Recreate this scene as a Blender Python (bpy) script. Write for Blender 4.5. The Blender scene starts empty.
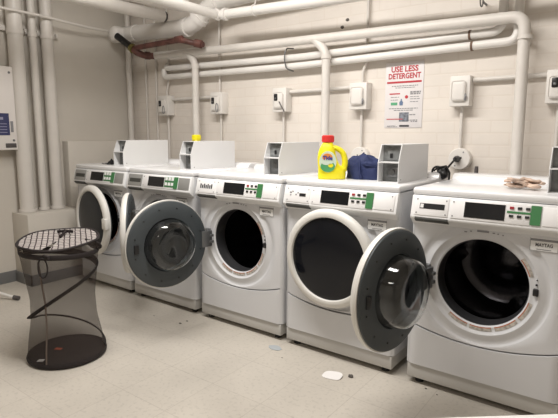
import bpy, bmesh, math, random
from mathutils import Vector, Matrix, noise
PI = math.pi
C = bpy.context.scene.collection
random.seed(4)

# ------------------------------------------------------------------ materials
def mat(name, col, rough=.5, metal=0, spec=.5, coat=0, bump=0, bscale=20, var=0, vscale=6, emis=None):
    m = bpy.data.materials.new(name); m.use_nodes = True
    nt = m.node_tree; b = nt.nodes['Principled BSDF']
    b.inputs['Base Color'].default_value = (*col, 1)
    b.inputs['Roughness'].default_value = rough
    b.inputs['Metallic'].default_value = metal
    b.inputs['Specular IOR Level'].default_value = spec
    b.inputs['Coat Weight'].default_value = coat
    tc = nt.nodes.new('ShaderNodeTexCoord')
    if var:
        n = nt.nodes.new('ShaderNodeTexNoise'); n.inputs['Scale'].default_value = vscale; n.inputs['Detail'].default_value = 4
        nt.links.new(tc.outputs['Object'], n.inputs['Vector'])
        r = nt.nodes.new('ShaderNodeMapRange'); r.inputs[1].default_value = .35; r.inputs[2].default_value = .65
        r.inputs[3].default_value = 1 - var; r.inputs[4].default_value = 1 + var * .3
        nt.links.new(n.outputs[0], r.inputs[0])
        mx = nt.nodes.new('ShaderNodeVectorMath'); mx.operation = 'SCALE'; mx.inputs[0].default_value = col
        nt.links.new(r.outputs[0], mx.inputs['Scale']); nt.links.new(mx.outputs[0], b.inputs['Base Color'])
    if bump:
        n = nt.nodes.new('ShaderNodeTexNoise'); n.inputs['Scale'].default_value = bscale; n.inputs['Detail'].default_value = 3
        nt.links.new(tc.outputs['Object'], n.inputs['Vector'])
        bp = nt.nodes.new('ShaderNodeBump'); bp.inputs['Strength'].default_value = bump; bp.inputs['Distance'].default_value = .01
        nt.links.new(n.outputs[0], bp.inputs['Height']); nt.links.new(bp.outputs[0], b.inputs['Normal'])
    return m

M = {}
M['enamel'] = mat('white_enamel', (.655, .66, .675), .28, spec=.5, coat=.25)  # white enamel darkened in colour for less-lit fronts and sides; lid stays lighter
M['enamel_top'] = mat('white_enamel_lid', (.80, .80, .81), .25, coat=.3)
M['console'] = mat('console_white', (.82, .82, .82), .35)
M['console_grey'] = mat('console_grey', (.36, .36, .35), .35, metal=.35)
M['plate'] = mat('white_plate', (.86, .85, .85), .35)
M['kick'] = mat('kick_enamel', (.52, .51, .485), .4)
M['ring'] = mat('ivory_plastic', (.72, .705, .665), .4)
M['doorgrey'] = mat('door_inner_grey', (.052, .061, .067), .5)
M['darkglass'] = mat('dark_door_glass', (.006, .007, .01), .08, spec=.35)
M['greyglass'] = mat('grey_door_glass', (.028, .030, .033), .35, spec=.15)
M['lcd'] = mat('display_black', (.008, .009, .011), .15)
M['black'] = mat('black_plastic', (.012, .012, .013), .4)
M['slot'] = mat('slot_shadow_grey', (.05, .05, .045), .5)
M['red'] = mat('red_button', (.35, .02, .03), .4)
M['green'] = mat('green_strip', (.045, .19, .065), .45)
M['drum'] = mat('drum_steel', (.05, .05, .056), .22, metal=.85, bump=.12, bscale=40)
M['gasket'] = mat('gasket_black', (.022, .022, .024), .5)
M['steel'] = mat('hinge_steel', (.20, .205, .21), .4, metal=.7)
M['galv'] = mat('coin_box_paint', (.74, .74, .74), .42)
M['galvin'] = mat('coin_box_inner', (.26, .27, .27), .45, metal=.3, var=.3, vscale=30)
M['sticker'] = mat('sticker_paper', (.80, .80, .79), .6)
M['warn'] = mat('warning_label', (.52, .48, .43), .55, var=.45, vscale=70)
M['orange'] = mat('orange_label', (.45, .13, .05), .55)
M['ink'] = mat('ink_dark', (.05, .05, .055), .6)
M['inkgrey'] = mat('ink_grey', (.25, .25, .26), .6)
M['redink'] = mat('poster_red', (.50, .035, .05), .6)
M['paper'] = mat('poster_paper', (.76, .73, .73), .55)
M['pipe'] = mat('painted_pipe', (.70, .665, .62), .42, bump=.1, bscale=35, var=.04, vscale=8)
M['pipewhite'] = mat('white_pipe', (.78, .755, .72), .38, bump=.08, bscale=35)
M['copper'] = mat('red_brown_pipe', (.15, .06, .048), .5, var=.5, vscale=14)
M['brass'] = mat('brass_ring', (.22, .19, .06), .4, metal=.5)
M['wallpaint'] = mat('smooth_wall_paint', (.62, .58, .52), .55, bump=.12, bscale=9, var=.04, vscale=2.5)
M['meter'] = mat('meter_box_paint', (.76, .73, .69), .45)
M['rust'] = mat('rust_stain', (.16, .10, .07), .7)
M['yellow'] = mat('yellow_bottle', (.86, .76, .02), .32)
M['redcap'] = mat('red_cap', (.72, .045, .04), .38)
M['navy'] = mat('navy_fabric', (.014, .024, .09), .75, bump=.3, bscale=60)
M['blackcloth'] = mat('black_cloth', (.012, .012, .014), .85)
M['beige'] = mat('beige_rag', (.66, .50, .40), .8, var=.4, vscale=30)
M['hamper'] = mat('hamper_trim', (.016, .011, .011), .75)
M['baseboard'] = mat('grey_baseboard', (.17, .17, .17), .5)
M['whitetube'] = mat('white_tube', (.72, .70, .67), .4)
M['rubber'] = mat('dark_rubber', (.08, .07, .07), .6)
M['dispenser'] = mat('dispenser_white', (.78, .74, .71), .4)
M['navyink'] = mat('navy_sticker', (.035, .04, .12), .5)
M['litter'] = mat('white_litter', (.80, .78, .76), .7)
M['patch'] = mat('grey_patch', (.40, .43, .45), .6)
M['crumb'] = mat('dark_crumb', (.10, .09, .08), .8)
M['lblue'] = mat('label_blue', (.03, .06, .30), .5)
M['lgreen'] = mat('label_green', (.08, .36, .14), .5)
M['lpale'] = mat('label_pale', (.62, .74, .62), .5)
M['lorange'] = mat('label_orange', (.80, .26, .04), .5)
M['postergreen'] = mat('poster_green', (.10, .38, .20), .6)
M['posterblue'] = mat('poster_blue', (.14, .20, .32), .6)
M['posterphoto'] = mat('poster_photo_grey', (.22, .24, .28), .6, var=.5, vscale=60)
M['ceiling'] = mat('ceiling_paint', (.70, .67, .63), .7)

g = bpy.data.materials.new('clear_glass'); g.use_nodes = True
b = g.node_tree.nodes['Principled BSDF']; b.inputs['Base Color'].default_value = (.93, .95, .95, 1)
b.inputs['Roughness'].default_value = .03; b.inputs['IOR'].default_value = 1.45; b.inputs['Transmission Weight'].default_value = 1
M['glass'] = g

def mesh_fabric():
    m = bpy.data.materials.new('mesh_netting'); m.use_nodes = True; nt = m.node_tree
    b = nt.nodes['Principled BSDF']; b.inputs['Base Color'].default_value = (.05, .036, .030, 1); b.inputs['Roughness'].default_value = .8
    tr = nt.nodes.new('ShaderNodeBsdfTransparent'); mx = nt.nodes.new('ShaderNodeMixShader'); mx.inputs[0].default_value = .43
    nt.links.new(tr.outputs[0], mx.inputs[1]); nt.links.new(b.outputs[0], mx.inputs[2])
    nt.links.new(mx.outputs[0], nt.nodes['Material Output'].inputs[0]); return m
M['net'] = mesh_fabric()

def lattice_fabric():
    m = bpy.data.materials.new('lattice_print'); m.use_nodes = True; nt = m.node_tree
    b = nt.nodes['Principled BSDF']; b.inputs['Roughness'].default_value = .8
    tc = nt.nodes.new('ShaderNodeTexCoord'); mp = nt.nodes.new('ShaderNodeMapping'); mp.inputs['Rotation'].default_value = (0, 0, .64)
    mp.inputs['Scale'].default_value = (1, 1.25, 0)
    nt.links.new(tc.outputs['Object'], mp.inputs[0])
    v = nt.nodes.new('ShaderNodeTexVoronoi'); v.feature = 'DISTANCE_TO_EDGE'; v.inputs['Scale'].default_value = 30; v.inputs['Randomness'].default_value = .12
    nt.links.new(mp.outputs[0], v.inputs['Vector'])
    r = nt.nodes.new('ShaderNodeValToRGB'); r.color_ramp.elements[0].position = .08; r.color_ramp.elements[0].color = (.05, .025, .03, 1)
    r.color_ramp.elements[1].position = .14; r.color_ramp.elements[1].color = (.72, .67, .64, 1)
    nt.links.new(v.outputs['Distance'], r.inputs[0]); nt.links.new(r.outputs[0], b.inputs['Base Color']); return m
M['lattice'] = lattice_fabric()

def brick_wall():
    m = bpy.data.materials.new('painted_brick'); m.use_nodes = True; nt = m.node_tree
    b = nt.nodes['Principled BSDF']; b.inputs['Roughness'].default_value = .5
    tc = nt.nodes.new('ShaderNodeTexCoord'); sx = nt.nodes.new('ShaderNodeSeparateXYZ'); cb = nt.nodes.new('ShaderNodeCombineXYZ')
    nt.links.new(tc.outputs['Object'], sx.inputs[0]); nt.links.new(sx.outputs[0], cb.inputs[0]); nt.links.new(sx.outputs[2], cb.inputs[1])
    br = nt.nodes.new('ShaderNodeTexBrick'); br.inputs['Scale'].default_value = 1
    br.inputs['Color1'].default_value = (.775, .715, .65, 1); br.inputs['Color2'].default_value = (.785, .73, .665, 1)
    br.inputs['Mortar'].default_value = (.755, .69, .62, 1)
    br.inputs['Brick Width'].default_value = .215; br.inputs['Row Height'].default_value = .073
    br.inputs['Mortar Size'].default_value = .006; br.inputs['Mortar Smooth'].default_value = .6
    nt.links.new(cb.outputs[0], br.inputs['Vector'])
    n = nt.nodes.new('ShaderNodeTexNoise'); n.inputs['Scale'].default_value = 3.5; n.inputs['Detail'].default_value = 5
    nt.links.new(tc.outputs['Object'], n.inputs['Vector'])
    r = nt.nodes.new('ShaderNodeMapRange'); r.inputs[1].default_value = .35; r.inputs[2].default_value = .7; r.inputs[3].default_value = .94; r.inputs[4].default_value = 1.02
    nt.links.new(n.outputs[0], r.inputs[0])
    sc = nt.nodes.new('ShaderNodeVectorMath'); sc.operation = 'SCALE'
    nt.links.new(br.outputs['Color'], sc.inputs[0]); nt.links.new(r.outputs[0], sc.inputs['Scale']); nt.links.new(sc.outputs[0], b.inputs['Base Color'])
    n2 = nt.nodes.new('ShaderNodeTexNoise'); n2.inputs['Scale'].default_value = 25; n2.inputs['Detail'].default_value = 4
    nt.links.new(tc.outputs['Object'], n2.inputs['Vector'])
    ad = nt.nodes.new('ShaderNodeMath'); ad.operation = 'MULTIPLY_ADD'; ad.inputs[1].default_value = -1.0
    nt.links.new(br.outputs['Fac'], ad.inputs[0]); nt.links.new(n2.outputs[0], ad.inputs[2])
    bp = nt.nodes.new('ShaderNodeBump'); bp.inputs['Strength'].default_value = .14; bp.inputs['Distance'].default_value = .004
    nt.links.new(ad.outputs[0], bp.inputs['Height']); nt.links.new(bp.outputs[0], b.inputs['Normal'])
    return m
M['brick'] = brick_wall()

def floor_mat():
    m = bpy.data.materials.new('vinyl_tile_floor'); m.use_nodes = True; nt = m.node_tree
    b = nt.nodes['Principled BSDF']; b.inputs['Roughness'].default_value = .33; b.inputs['Specular IOR Level'].default_value = .4
    tc = nt.nodes.new('ShaderNodeTexCoord')
    br = nt.nodes.new('ShaderNodeTexBrick'); br.offset = 0; br.inputs['Scale'].default_value = 1
    br.inputs['Brick Width'].default_value = .305; br.inputs['Row Height'].default_value = .305; br.inputs['Mortar Size'].default_value = .0018
    br.inputs['Color1'].default_value = (.53, .49, .43, 1); br.inputs['Color2'].default_value = (.545, .505, .445, 1); br.inputs['Mortar'].default_value = (.45, .41, .36, 1)
    nt.links.new(tc.outputs['Object'], br.inputs['Vector'])
    n = nt.nodes.new('ShaderNodeTexNoise'); n.inputs['Scale'].default_value = 55; n.inputs['Detail'].default_value = 2
    nt.links.new(tc.outputs['Object'], n.inputs['Vector'])
    r = nt.nodes.new('ShaderNodeMapRange'); r.inputs[1].default_value = .32; r.inputs[2].default_value = .46; r.inputs[3].default_value = .88; r.inputs[4].default_value = 1
    nt.links.new(n.outputs[0], r.inputs[0])
    n3 = nt.nodes.new('ShaderNodeTexNoise'); n3.inputs['Scale'].default_value = 2.2; n3.inputs['Detail'].default_value = 4
    nt.links.new(tc.outputs['Object'], n3.inputs['Vector'])
    r3 = nt.nodes.new('ShaderNodeMapRange'); r3.inputs[1].default_value = .35; r3.inputs[2].default_value = .65; r3.inputs[3].default_value = .90; r3.inputs[4].default_value = 1.04
    nt.links.new(n3.outputs[0], r3.inputs[0])
    mu = nt.nodes.new('ShaderNodeMath'); mu.operation = 'MULTIPLY'; nt.links.new(r.outputs[0], mu.inputs[0]); nt.links.new(r3.outputs[0], mu.inputs[1])
    sc = nt.nodes.new('ShaderNodeVectorMath'); sc.operation = 'SCALE'
    nt.links.new(br.outputs['Color'], sc.inputs[0]); nt.links.new(mu.outputs[0], sc.inputs['Scale']); nt.links.new(sc.outputs[0], b.inputs['Base Color'])
    rr = nt.nodes.new('ShaderNodeMapRange'); rr.inputs[3].default_value = .25; rr.inputs[4].default_value = .5
    nt.links.new(n3.outputs[0], rr.inputs[0]); nt.links.new(rr.outputs[0], b.inputs['Roughness'])
    return m
M['floor'] = floor_mat()

# ------------------------------------------------------------------ mesh builder
class B:
    def __init__(s): s.bm = bmesh.new()
    def box(s, x0, x1, y0, y1, z0, z1, bev=0, seg=2, mtx=None):
        t = bmesh.new(); bmesh.ops.create_cube(t, size=1)
        for v in t.verts: v.co = Vector(((x0+x1)/2 + v.co.x*(x1-x0), (y0+y1)/2 + v.co.y*(y1-y0), (z0+z1)/2 + v.co.z*(z1-z0)))
        if bev: bmesh.ops.bevel(t, geom=t.edges[:], offset=bev, segments=seg, affect='EDGES', profile=.5)
        if mtx: bmesh.ops.transform(t, matrix=mtx, verts=t.verts)
        s.join(t); return s
    def join(s, t):
        me = bpy.data.meshes.new('tmp'); t.to_mesh(me); t.free(); s.bm.from_mesh(me); bpy.data.meshes.remove(me)
    def lathe(s, prof, center=(0, 0, 0), axis='Y', n=72, close=False, mtx=None):
        # prof: list of (radius, height along the axis)
        t = bmesh.new(); rings = []
        for (r, h) in prof:
            ring = []
            if r < 1e-6: ring = [t.verts.new(s._p(0, 0, h, axis))]
            else:
                for k in range(n):
                    a = 2*PI*k/n; ring.append(t.verts.new(s._p(r*math.cos(a), r*math.sin(a), h, axis)))
            rings.append(ring)
        prs = list(zip(rings, rings[1:])) + ([(rings[-1], rings[0])] if close else [])
        for a, c in prs:
            for k in range(n):
                k2 = (k+1) % n
                if len(a) == 1 and len(c) == 1: continue
                if len(a) == 1: t.faces.new((a[0], c[k], c[k2]))
                elif len(c) == 1: t.faces.new((a[k], c[0], a[k2]))
                else: t.faces.new((a[k], c[k], c[k2], a[k2]))
        bmesh.ops.recalc_face_normals(t, faces=t.faces)
        bmesh.ops.transform(t, matrix=Matrix.Translation(center), verts=t.verts)
        if mtx: bmesh.ops.transform(t, matrix=mtx, verts=t.verts)
        s.join(t); return s
    def _p(s, a, b_, h, axis):
        return {'Y': Vector((a, h, b_)), 'Z': Vector((a, b_, h)), 'X': Vector((h, a, b_))}[axis]
    def tube(s, pts, r, n=14, closed=False, flat=1, cap=True, rs=None):
        pts = [Vector(p) for p in pts]; t = bmesh.new(); rings = []; N = len(pts); up = None
        for i, p in enumerate(pts):
            if closed: d = pts[(i+1) % N] - pts[i-1]
            else: d = pts[min(i+1, N-1)] - pts[max(i-1, 0)]
            d.normalize()
            if up is None:
                up = Vector((0, 0, 1)) if abs(d.z) < .9 else Vector((0, 1, 0))
            u = (up - d*up.dot(d)).normalized(); w = d.cross(u); up = u
            rr = rs[i] if rs else r
            rings.append([t.verts.new(p + u*math.cos(2*PI*k/n)*rr + w*math.sin(2*PI*k/n)*rr*flat) for k in range(n)])
        for i in range(N if closed else N-1):
            a, c = rings[i], rings[(i+1) % N]
            for k in range(n): t.faces.new((a[k], a[(k+1) % n], c[(k+1) % n], c[k]))
        if cap and not closed: t.faces.new(rings[0][::-1]); t.faces.new(rings[-1])
        bmesh.ops.recalc_face_normals(t, faces=t.faces)
        s.join(t); return s
    def prism(s, poly, axis, a, c, bev=0):
        # poly in the two remaining axes (in order), extruded along axis from a to c
        t = bmesh.new()
        def P(u, v, h): return {'X': Vector((h, u, v)), 'Y': Vector((u, h, v)), 'Z': Vector((u, v, h))}[axis]
        A = [t.verts.new(P(u, v, a)) for u, v in poly]; D = [t.verts.new(P(u, v, c)) for u, v in poly]
        n = len(poly); t.faces.new(A); t.faces.new(D[::-1])
        for k in range(n): t.faces.new((A[k], D[k], D[(k+1) % n], A[(k+1) % n]))
        bmesh.ops.recalc_face_normals(t, faces=t.faces)
        if bev: bmesh.ops.bevel(t, geom=t.edges[:], offset=bev, segments=2, affect='EDGES', profile=.5)
        s.join(t); return s
    def build(s, name, m, parent=None, loc=None, smooth=True, label=None):
        me = bpy.data.meshes.new(name); s.bm.to_mesh(me); s.bm.free()
        me.materials.append(M[m] if isinstance(m, str) else m)
        if smooth:
            me.polygons.foreach_set('use_smooth', [True]*len(me.polygons))
            me.set_sharp_from_angle(angle=math.radians(38))
        o = bpy.data.objects.new(name, me); C.objects.link(o)
        if parent: o.parent = parent
        if loc: o.location = loc
        if label: o['label'] = label
        return o

def tag(o, label, cat, group=None, kind=None):
    if label: o['label'] = label
    if cat: o['category'] = cat
    if group: o['group'] = group
    if kind: o['kind'] = kind
    return o
def thing(name, label, cat, loc=(0, 0, 0), rz=0, group=None):
    o = bpy.data.objects.new(name, None); C.objects.link(o); o.location = loc; o.rotation_euler = (0, 0, rz); o.empty_display_size = .1
    return tag(o, label, cat, group)
def fillet(pts, r, n=7):
    pts = [Vector(p) for p in pts]; out = [pts[0]]
    for i in range(1, len(pts)-1):
        a, p, c = pts[i-1], pts[i], pts[i+1]; d1 = (a-p); d2 = (c-p); rr = min(r, d1.length*.49, d2.length*.49)
        A = p + d1.normalized()*rr; D = p + d2.normalized()*rr
        for k in range(n+1):
            t = k/n; out.append(A*(1-t)**2 + p*2*t*(1-t) + D*t*t)
    out.append(pts[-1]); return out
def text_mesh(txt, size, name, m, parent, mtx, bold=0, label=None, width=None):
    cu = bpy.data.curves.new(name, 'FONT'); cu.body = txt; cu.size = size; cu.align_x = 'CENTER'; cu.align_y = 'CENTER'; cu.offset = bold
    cu.resolution_u = 3; cu.extrude = .0004
    o = bpy.data.objects.new(name, cu); C.objects.link(o); bpy.context.view_layer.update()
    dg = bpy.context.evaluated_depsgraph_get(); me = bpy.data.meshes.new_from_object(o.evaluated_get(dg))
    bpy.data.objects.remove(o); bpy.data.curves.remove(cu)
    if width:
        w = max(v.co.x for v in me.vertices) - min(v.co.x for v in me.vertices); sx = width/w
        for v in me.vertices: v.co.x *= sx
    me.transform(mtx); me.materials.clear(); me.materials.append(M[m])
    o = bpy.data.objects.new(name, me); C.objects.link(o); o.parent = parent
    if label: o['label'] = label
    return o
FRONT = Matrix.Rotation(PI/2, 4, 'X')      # text lying in XY -> standing, facing -y

# ------------------------------------------------------------------ setting
def struct(o): o['kind'] = 'structure'; return o
XL, YB, ZC = -2.54, .90, 2.75
XR, YF = 3.3, -4.0
struct(B().box(XL-.1, XR+.1, YF-.1, YB+.1, -.1, 0).build('floor', 'floor', smooth=False))
struct(B().box(XL-.1, XR+.1, YB, YB+.1, 0, ZC).build('wall_back', 'brick', smooth=False))
struct(B().box(XL-.1, XL, YF, YB, 0, ZC).build('wall_left', 'wallpaint', smooth=False))
struct(B().box(XR, XR+.1, YF, YB, 0, ZC).build('wall_right', 'wallpaint', smooth=False))
struct(B().box(XL-.1, XR+.1, YF-.1, YF, 0, ZC).build('wall_front', 'wallpaint', smooth=False))
struct(B().box(XL-.1, XR+.1, YF-.1, YB+.1, ZC, ZC+.1).build('ceiling', 'ceiling', smooth=False))
struct(B().box(XL, -2.445, .115, YB, 0, 1.165, bev=.006).build('trim_1', 'wallpaint', smooth=True))
# boxed ledge the tall pipes come down into
struct(B().box(XL, -2.28, -.36, .114, 0, .585, bev=.006).build('trim_2', 'wallpaint'))
bb = B(); bb.box(XL, XL+.012, YF, -.361, 0, .095, bev=.002); bb.box(XL, -2.268, -.372, -.3605, 0, .09, bev=.002); bb.box(-2.28, -2.268, -.372, .2, 0, .09, bev=.002)
struct(bb.build('baseboard_left', 'baseboard'))

# ------------------------------------------------------------------ washers
W = .686; CX = W/2-.012; CZ = .568
def smile(x):     # seam between upper and lower front panel
    u = (x - CX)/(W/2); return .272 + .055*u*u
def curved_front():
    """upper front panel: rectangle edge flowing into the round dish and port"""
    bm = bmesh.new(); x0, x1 = .016, W-.016; zt = .832; per = []
    nh, nv = 30, 26
    for k in range(nh): x = x0 + (x1-x0)*k/nh; per.append((x, smile(x)+.002))
    for k in range(nv): per.append((x1, smile(x1)+.002 + (zt-smile(x1)-.002)*k/nv))
    for k in range(nh): per.append((x1 + (x0-x1)*k/nh, zt))
    for k in range(nv): per.append((x0, zt + (smile(x0)+.002-zt)*k/nv))
    def edge_y(x):    # rounded vertical corners
        d = min(x, W-x); return .012*max(0, 1-d/.05)**2
    prof = [(.292, .0), (.288, .003), (.284, .007), (.278, .009), (.262, .008), (.246, .003), (.238, .002), (.231, .007), (.224, .013), (.214, .014), (.204, .014), (.199, .018), (.197, .030)]
    n = len(per); angs = [math.atan2(z-CZ, x-CX) for x, z in per]
    outer = [bm.verts.new((x, edge_y(x), z)) for x, z in per]
    mid = []
    rings = [outer]
    for f in (.5,):
        rings.append([bm.verts.new(((x*(1-f) + (CX+.292*math.cos(a))*f), 0, (z*(1-f) + (CZ+.292*math.sin(a))*f))) for (x, z), a in zip(per, angs)])
    for r, y in prof: rings.append([bm.verts.new((CX + r*math.cos(a), y, CZ + r*math.sin(a))) for a in angs])
    for A, D in zip(rings, rings[1:]):
        for k in range(n): bm.faces.new((A[k], A[(k+1) % n], D[(k+1) % n], D[k]))
    bmesh.ops.recalc_face_normals(bm, faces=bm.faces)
    b = B(); b.join(bm); return b
def shell():
    """sides, back and rounded front corners of the cabinet"""
    pts = [(W-.016, .004)] + [(W-.03+.03*math.sin(a), .03-.03*math.cos(a)) for a in [PI/2*k/6 for k in range(3, 7)]] + [(W, .74), (0, .74)] + \
          [(.03-.03*math.sin(a), .03-.03*math.cos(a)) for a in [PI/2*k/6 for k in range(6, 2, -1)]] + [(.016, .004)]
    t = bmesh.new(); zs = [.104, .948]
    R = [[t.verts.new((x, y, z)) for x, y in pts] for z in zs]
    for k in range(len(pts)-1): t.faces.new((R[0][k], R[0][k+1], R[1][k+1], R[1][k]))
    t.faces.new(R[0]); bmesh.ops.recalc_face_normals(t, faces=t.faces)
    b = B(); b.join(t); return b
def lower_panel():
    t = bmesh.new(); n = 28; A = []; D = []; A2 = []; D2 = []
    for k in range(n+1):
        x = .004 + (W-.008)*k/n; d = min(x, W-x); y = -.003 + .02*max(0, 1-d/.035)**2
        A.append(t.verts.new((x, y, .104))); D.append(t.verts.new((x, y, smile(x)-.006))); D2.append(t.verts.new((x, y+.02, smile(x)-.002))); A2.append(t.verts.new((x, y+.02, .104)))
    for k in range(n):
        t.faces.new((A[k], A[k+1], D[k+1], D[k])); t.faces.new((D[k], D[k+1], D2[k+1], D2[k])); t.faces.new((A2[k], A2[k+1], A[k+1], A[k]))
    bmesh.ops.recalc_face_normals(t, faces=t.faces); b = B(); b.join(t); return b

def make_door(parent, hx, ang, closed, glass='glass', cx_off=0):
    """door disc; local frame: hinge at origin, disc centre at +x .285, outer face to -y"""
    e = bpy.data.objects.new('door', None); C.objects.link(e); e.parent = parent; e.empty_display_size = .05
    e.location = (hx, -.035, CZ+(.006 if closed else -.006)); e.rotation_euler = (0, 0, -ang)
    e.scale = (.945, .945, .945) if closed else (.96, .96, .96)
    c = (.285, 0, 0)
    rim = B(); rim.lathe([(.283, .0), (.285, -.012), (.282, -.026), (.270, -.038), (.252, -.042), (.240, -.040), (.236, -.032), (.234, -.02), (.234, .0)], c, 'Y', 96, close=True)
    if closed: rim.lathe([(.27, 0), (.262, .02), (.22, .02), (.22, .0)], c, 'Y', 72, close=True)
    rim.build('door_rim', 'ring', e)
    gl = B(); gl.lathe([(.235, -.008), (.235, -.028), (.21, -.035), (.15, -.041), (.08, -.044), (0, -.045)], c, 'Y', 72)
    if closed: gl.build('door_glass', 'darkglass', e)
    if not closed:
        ring = B(); ring.lathe([(.277, .001), (.277, .008), (.268, .014), (.20, .018), (.172, .018), (.166, .010), (.166, -.022), (.236, -.024), (.236, .001)], c, 'Y', 96, close=True)
        ring.build('inner_panel', 'doorgrey', e)
        bo = B()
        for k in range(12):
            a = 2*PI*(k+.5)/12; bo = B(); bo.lathe([(0, .0205), (.0045, .0195), (.005, .015)], (.285+.235*math.cos(a), 0, .235*math.sin(a)), 'Y', 10); bo.build('screw', 'black', e)
        # dished glass bowl bulging inward, outer tinted window
        prof_o = [(.168, .012), (.164, .03), (.158, .06), (.150, .088), (.136, .102), (.115, .107), (.06, .100), (0, .097)]
        prof_i = [(0, .093), (.06, .096), (.113, .103), (.133, .098), (.146, .086), (.154, .06), (.160, .03), (.164, .012)]
        bw = B(); bw.lathe(prof_o + prof_i, c, 'Y', 72, close=True)
        bw.build('glass_bowl', 'glass', e)
        gl.lathe([(.235, -.020), (.165, -.026), (.08, -.034), (0, -.036)], c, 'Y', 72); gl.build('door_glass', 'greyglass', e)
        la = B(); la.box(.285+.205, .285+.235, .012, .026, -.028, .028, bev=.003); la.build('latch', 'black', e)
        hg = B(); hg.box(-.035, .045, .006, .020, -.055, .055, bev=.006); hg.box(-.04, -.015, .0, .03, -.03, -.012, bev=.003); hg.box(-.04, -.015, .0, .03, .012, .03, bev=.003)
        hg.build('hinge', 'steel', e)
    if glass == 'handle':
        h = B(); h.box(.285+.22, .285+.29, -.050, -.012, -.045, .045, bev=.012); h.build('door_handle', 'ring', e)
    return e

def make_washer(x0, label, ang, hx, closed=False, old=False, handle=False, plate='dots', text=True, glove=0):
    r = thing('washing_machine', label, 'washing machine', (x0, 0, 0), group='front loading washing machines along the back wall')
    shell().build('cabinet', 'enamel', r)
    curved_front().build('front_panel', 'enamel', r)
    lower_panel().build('lower_panel', 'enamel', r)
    B().box(.010, W-.010, .004, .70, .030, .101, bev=.004).build('plinth', 'kick', r)
    for fx in (.06, W-.06):
        for fy in (.05, .64):
            B().lathe([(.0, 0), (.022, 0), (.022, .012), (.010, .014), (.010, .032)], (fx, fy, 0), 'Z', 16).build('foot', 'black', r)
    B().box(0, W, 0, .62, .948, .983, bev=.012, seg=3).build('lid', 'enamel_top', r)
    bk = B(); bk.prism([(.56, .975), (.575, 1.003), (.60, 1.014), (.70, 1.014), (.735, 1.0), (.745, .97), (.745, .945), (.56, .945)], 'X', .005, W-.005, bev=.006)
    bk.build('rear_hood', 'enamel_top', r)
    # sloped console
    con = B(); con.prism([(.006, .947), (-.006, .946), (-.030, .848), (-.027, .838), (-.015, .830), (.004, .812), (.02, .812), (.02, .947)], 'X', .004, W-.004, bev=.003)
    con.build('console', 'console', r)
    # console face coordinates : u along x, v = height ; thin plates on the slope
    def onface(v0, v1): 
        def Y(z): return -.006 - (.946-z)/.098*.024
        return Y(v0), Y(v1)
    def slab(u0, u1, v0, v1, th, name, m, label=None, base=0, bev=0):
        ya, yb = onface(v0, v1); p = [(ya-th-base, v0), (yb-th-base, v1), (yb-base+.002, v1), (ya-base+.002, v0)]
        b_ = B(); b_.prism(p, 'X', u0, u1, bev=bev); return b_.build(name, m, r, label=label)
    pc = 'console_grey' if old else 'plate'
    p1 = slab(.022, .178, .858, .940, .003, 'dispenser_drawer', pc, bev=.001)
    p2 = slab(.190, .515, .858, .940, .003, 'control_panel', pc if not old else 'plate', bev=.001)
    slab(.250, .418, .868, .934, .002, 'display', 'lcd', base=.003)
    slab(.517, .555, .862, .940, .002, 'green_strip', 'green', base=.003)
    slab(.425, .517, .903 if not old else .870, .911 if not old else .936, .002, 'green_band', 'green', base=.003)
    slab(.562, .668, .862, .938, .003, 'side_plate', 'console_grey' if old else 'plate', bev=.001)
    for i in range(3):
        for j in range(2):
            u = .443 + i*.031; v = .925 - j*.034
            slab(u-(.011 if old else .008), u+(.011 if old else .008), v-(.010 if old else .005), v+(.010 if old else .005), .004, 'button', 'red' if (i == 0 and j == 0 and not old) else ('plate' if old else 'black'), label='red button' if (i == 0 and j == 0 and not old) else None, base=.003)
    if plate == 'bar':
        slab(.046, .162, .888, .913, .001, 'label_bar', 'black', base=.003)
        slab(.049, .064, .892, .910, .001, 'label_mark', 'sticker', base=.004)
    elif plate == 'dots':
        for u, v, w_, h_ in [(.045, .905, .014, .008), (.06, .912, .010, .006), (.047, .892, .010, .006), (.084, .895, .009, .008), (.096, .905, .008, .008), (.110, .891, .042, .017)]:
            slab(u, u+w_, v, v+h_, .001, 'label_mark', 'black' if w_ > .02 else 'inkgrey', base=.003)
    elif plate == 'text':
        for k in range(7):
            slab(.044+k*.016, .044+k*.016+.011, .886, .914-.006*(k % 2), .001, 'label_mark', 'ink', base=.003)
    else:
        slab(.040, .165, .885, .912, .001, 'label_bar', 'slot', base=.003)
    for u in (.032, .168, .200, .655 if not old else .2):
        for v in (.868, .930):
            ya, yb = onface(v, v); B().lathe([(0, ya-.0058), (.003, ya-.005), (.0036, ya-.002)], (u, 0, v), 'Y', 8).build('screw', 'inkgrey', r)
    sl = B(); sl.prism([(-.030, .849), (-.034, .838), (-.02, .826), (-.005, .822), (.0, .849)], 'X', .026, .182, bev=.002); sl.build('drawer_pull', 'slot', r)  # drawer pull, its dark grey standing in for shade in the slot
    # model sticker
    st = B(); st.box(.520, .625, -.0015, .002, .752, .806); sk = st.build('model_sticker', 'sticker', r, smooth=False)
    s2 = B(); s2.box(.520, .625, -.0022, -.0012, .794, .804); s2.box(.545, .60, -.0022, -.0012, .758, .761); s2.box(.520, .5218, -.0022, -.0012, .752, .806); s2.box(.6232, .625, -.0022, -.0012, .752, .806); s2.box(.520, .625, -.0022, -.0012, .752, .7535); s2.build('sticker_print', 'inkgrey', sk, smooth=False)
    text_mesh('MAYTAG', .020, 'lettering', 'ink', sk, Matrix.Translation((.573, -.0022, .778)) @ FRONT, width=.064, bold=.0004)
    # small print above the port
    sp = B()
    for u, v, w_ in [(.25, .795, .012), (.275, .800, .008), (.305, .803, .05), (.37, .802, .01), (.39, .80, .006), (.41, .797, .006)]:
        sp.box(u, u+w_, -.0015, .001, v, v+(.008 if w_ > .03 else .005))
    sp.build('front_print', 'inkgrey', r, smooth=False)
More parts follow.
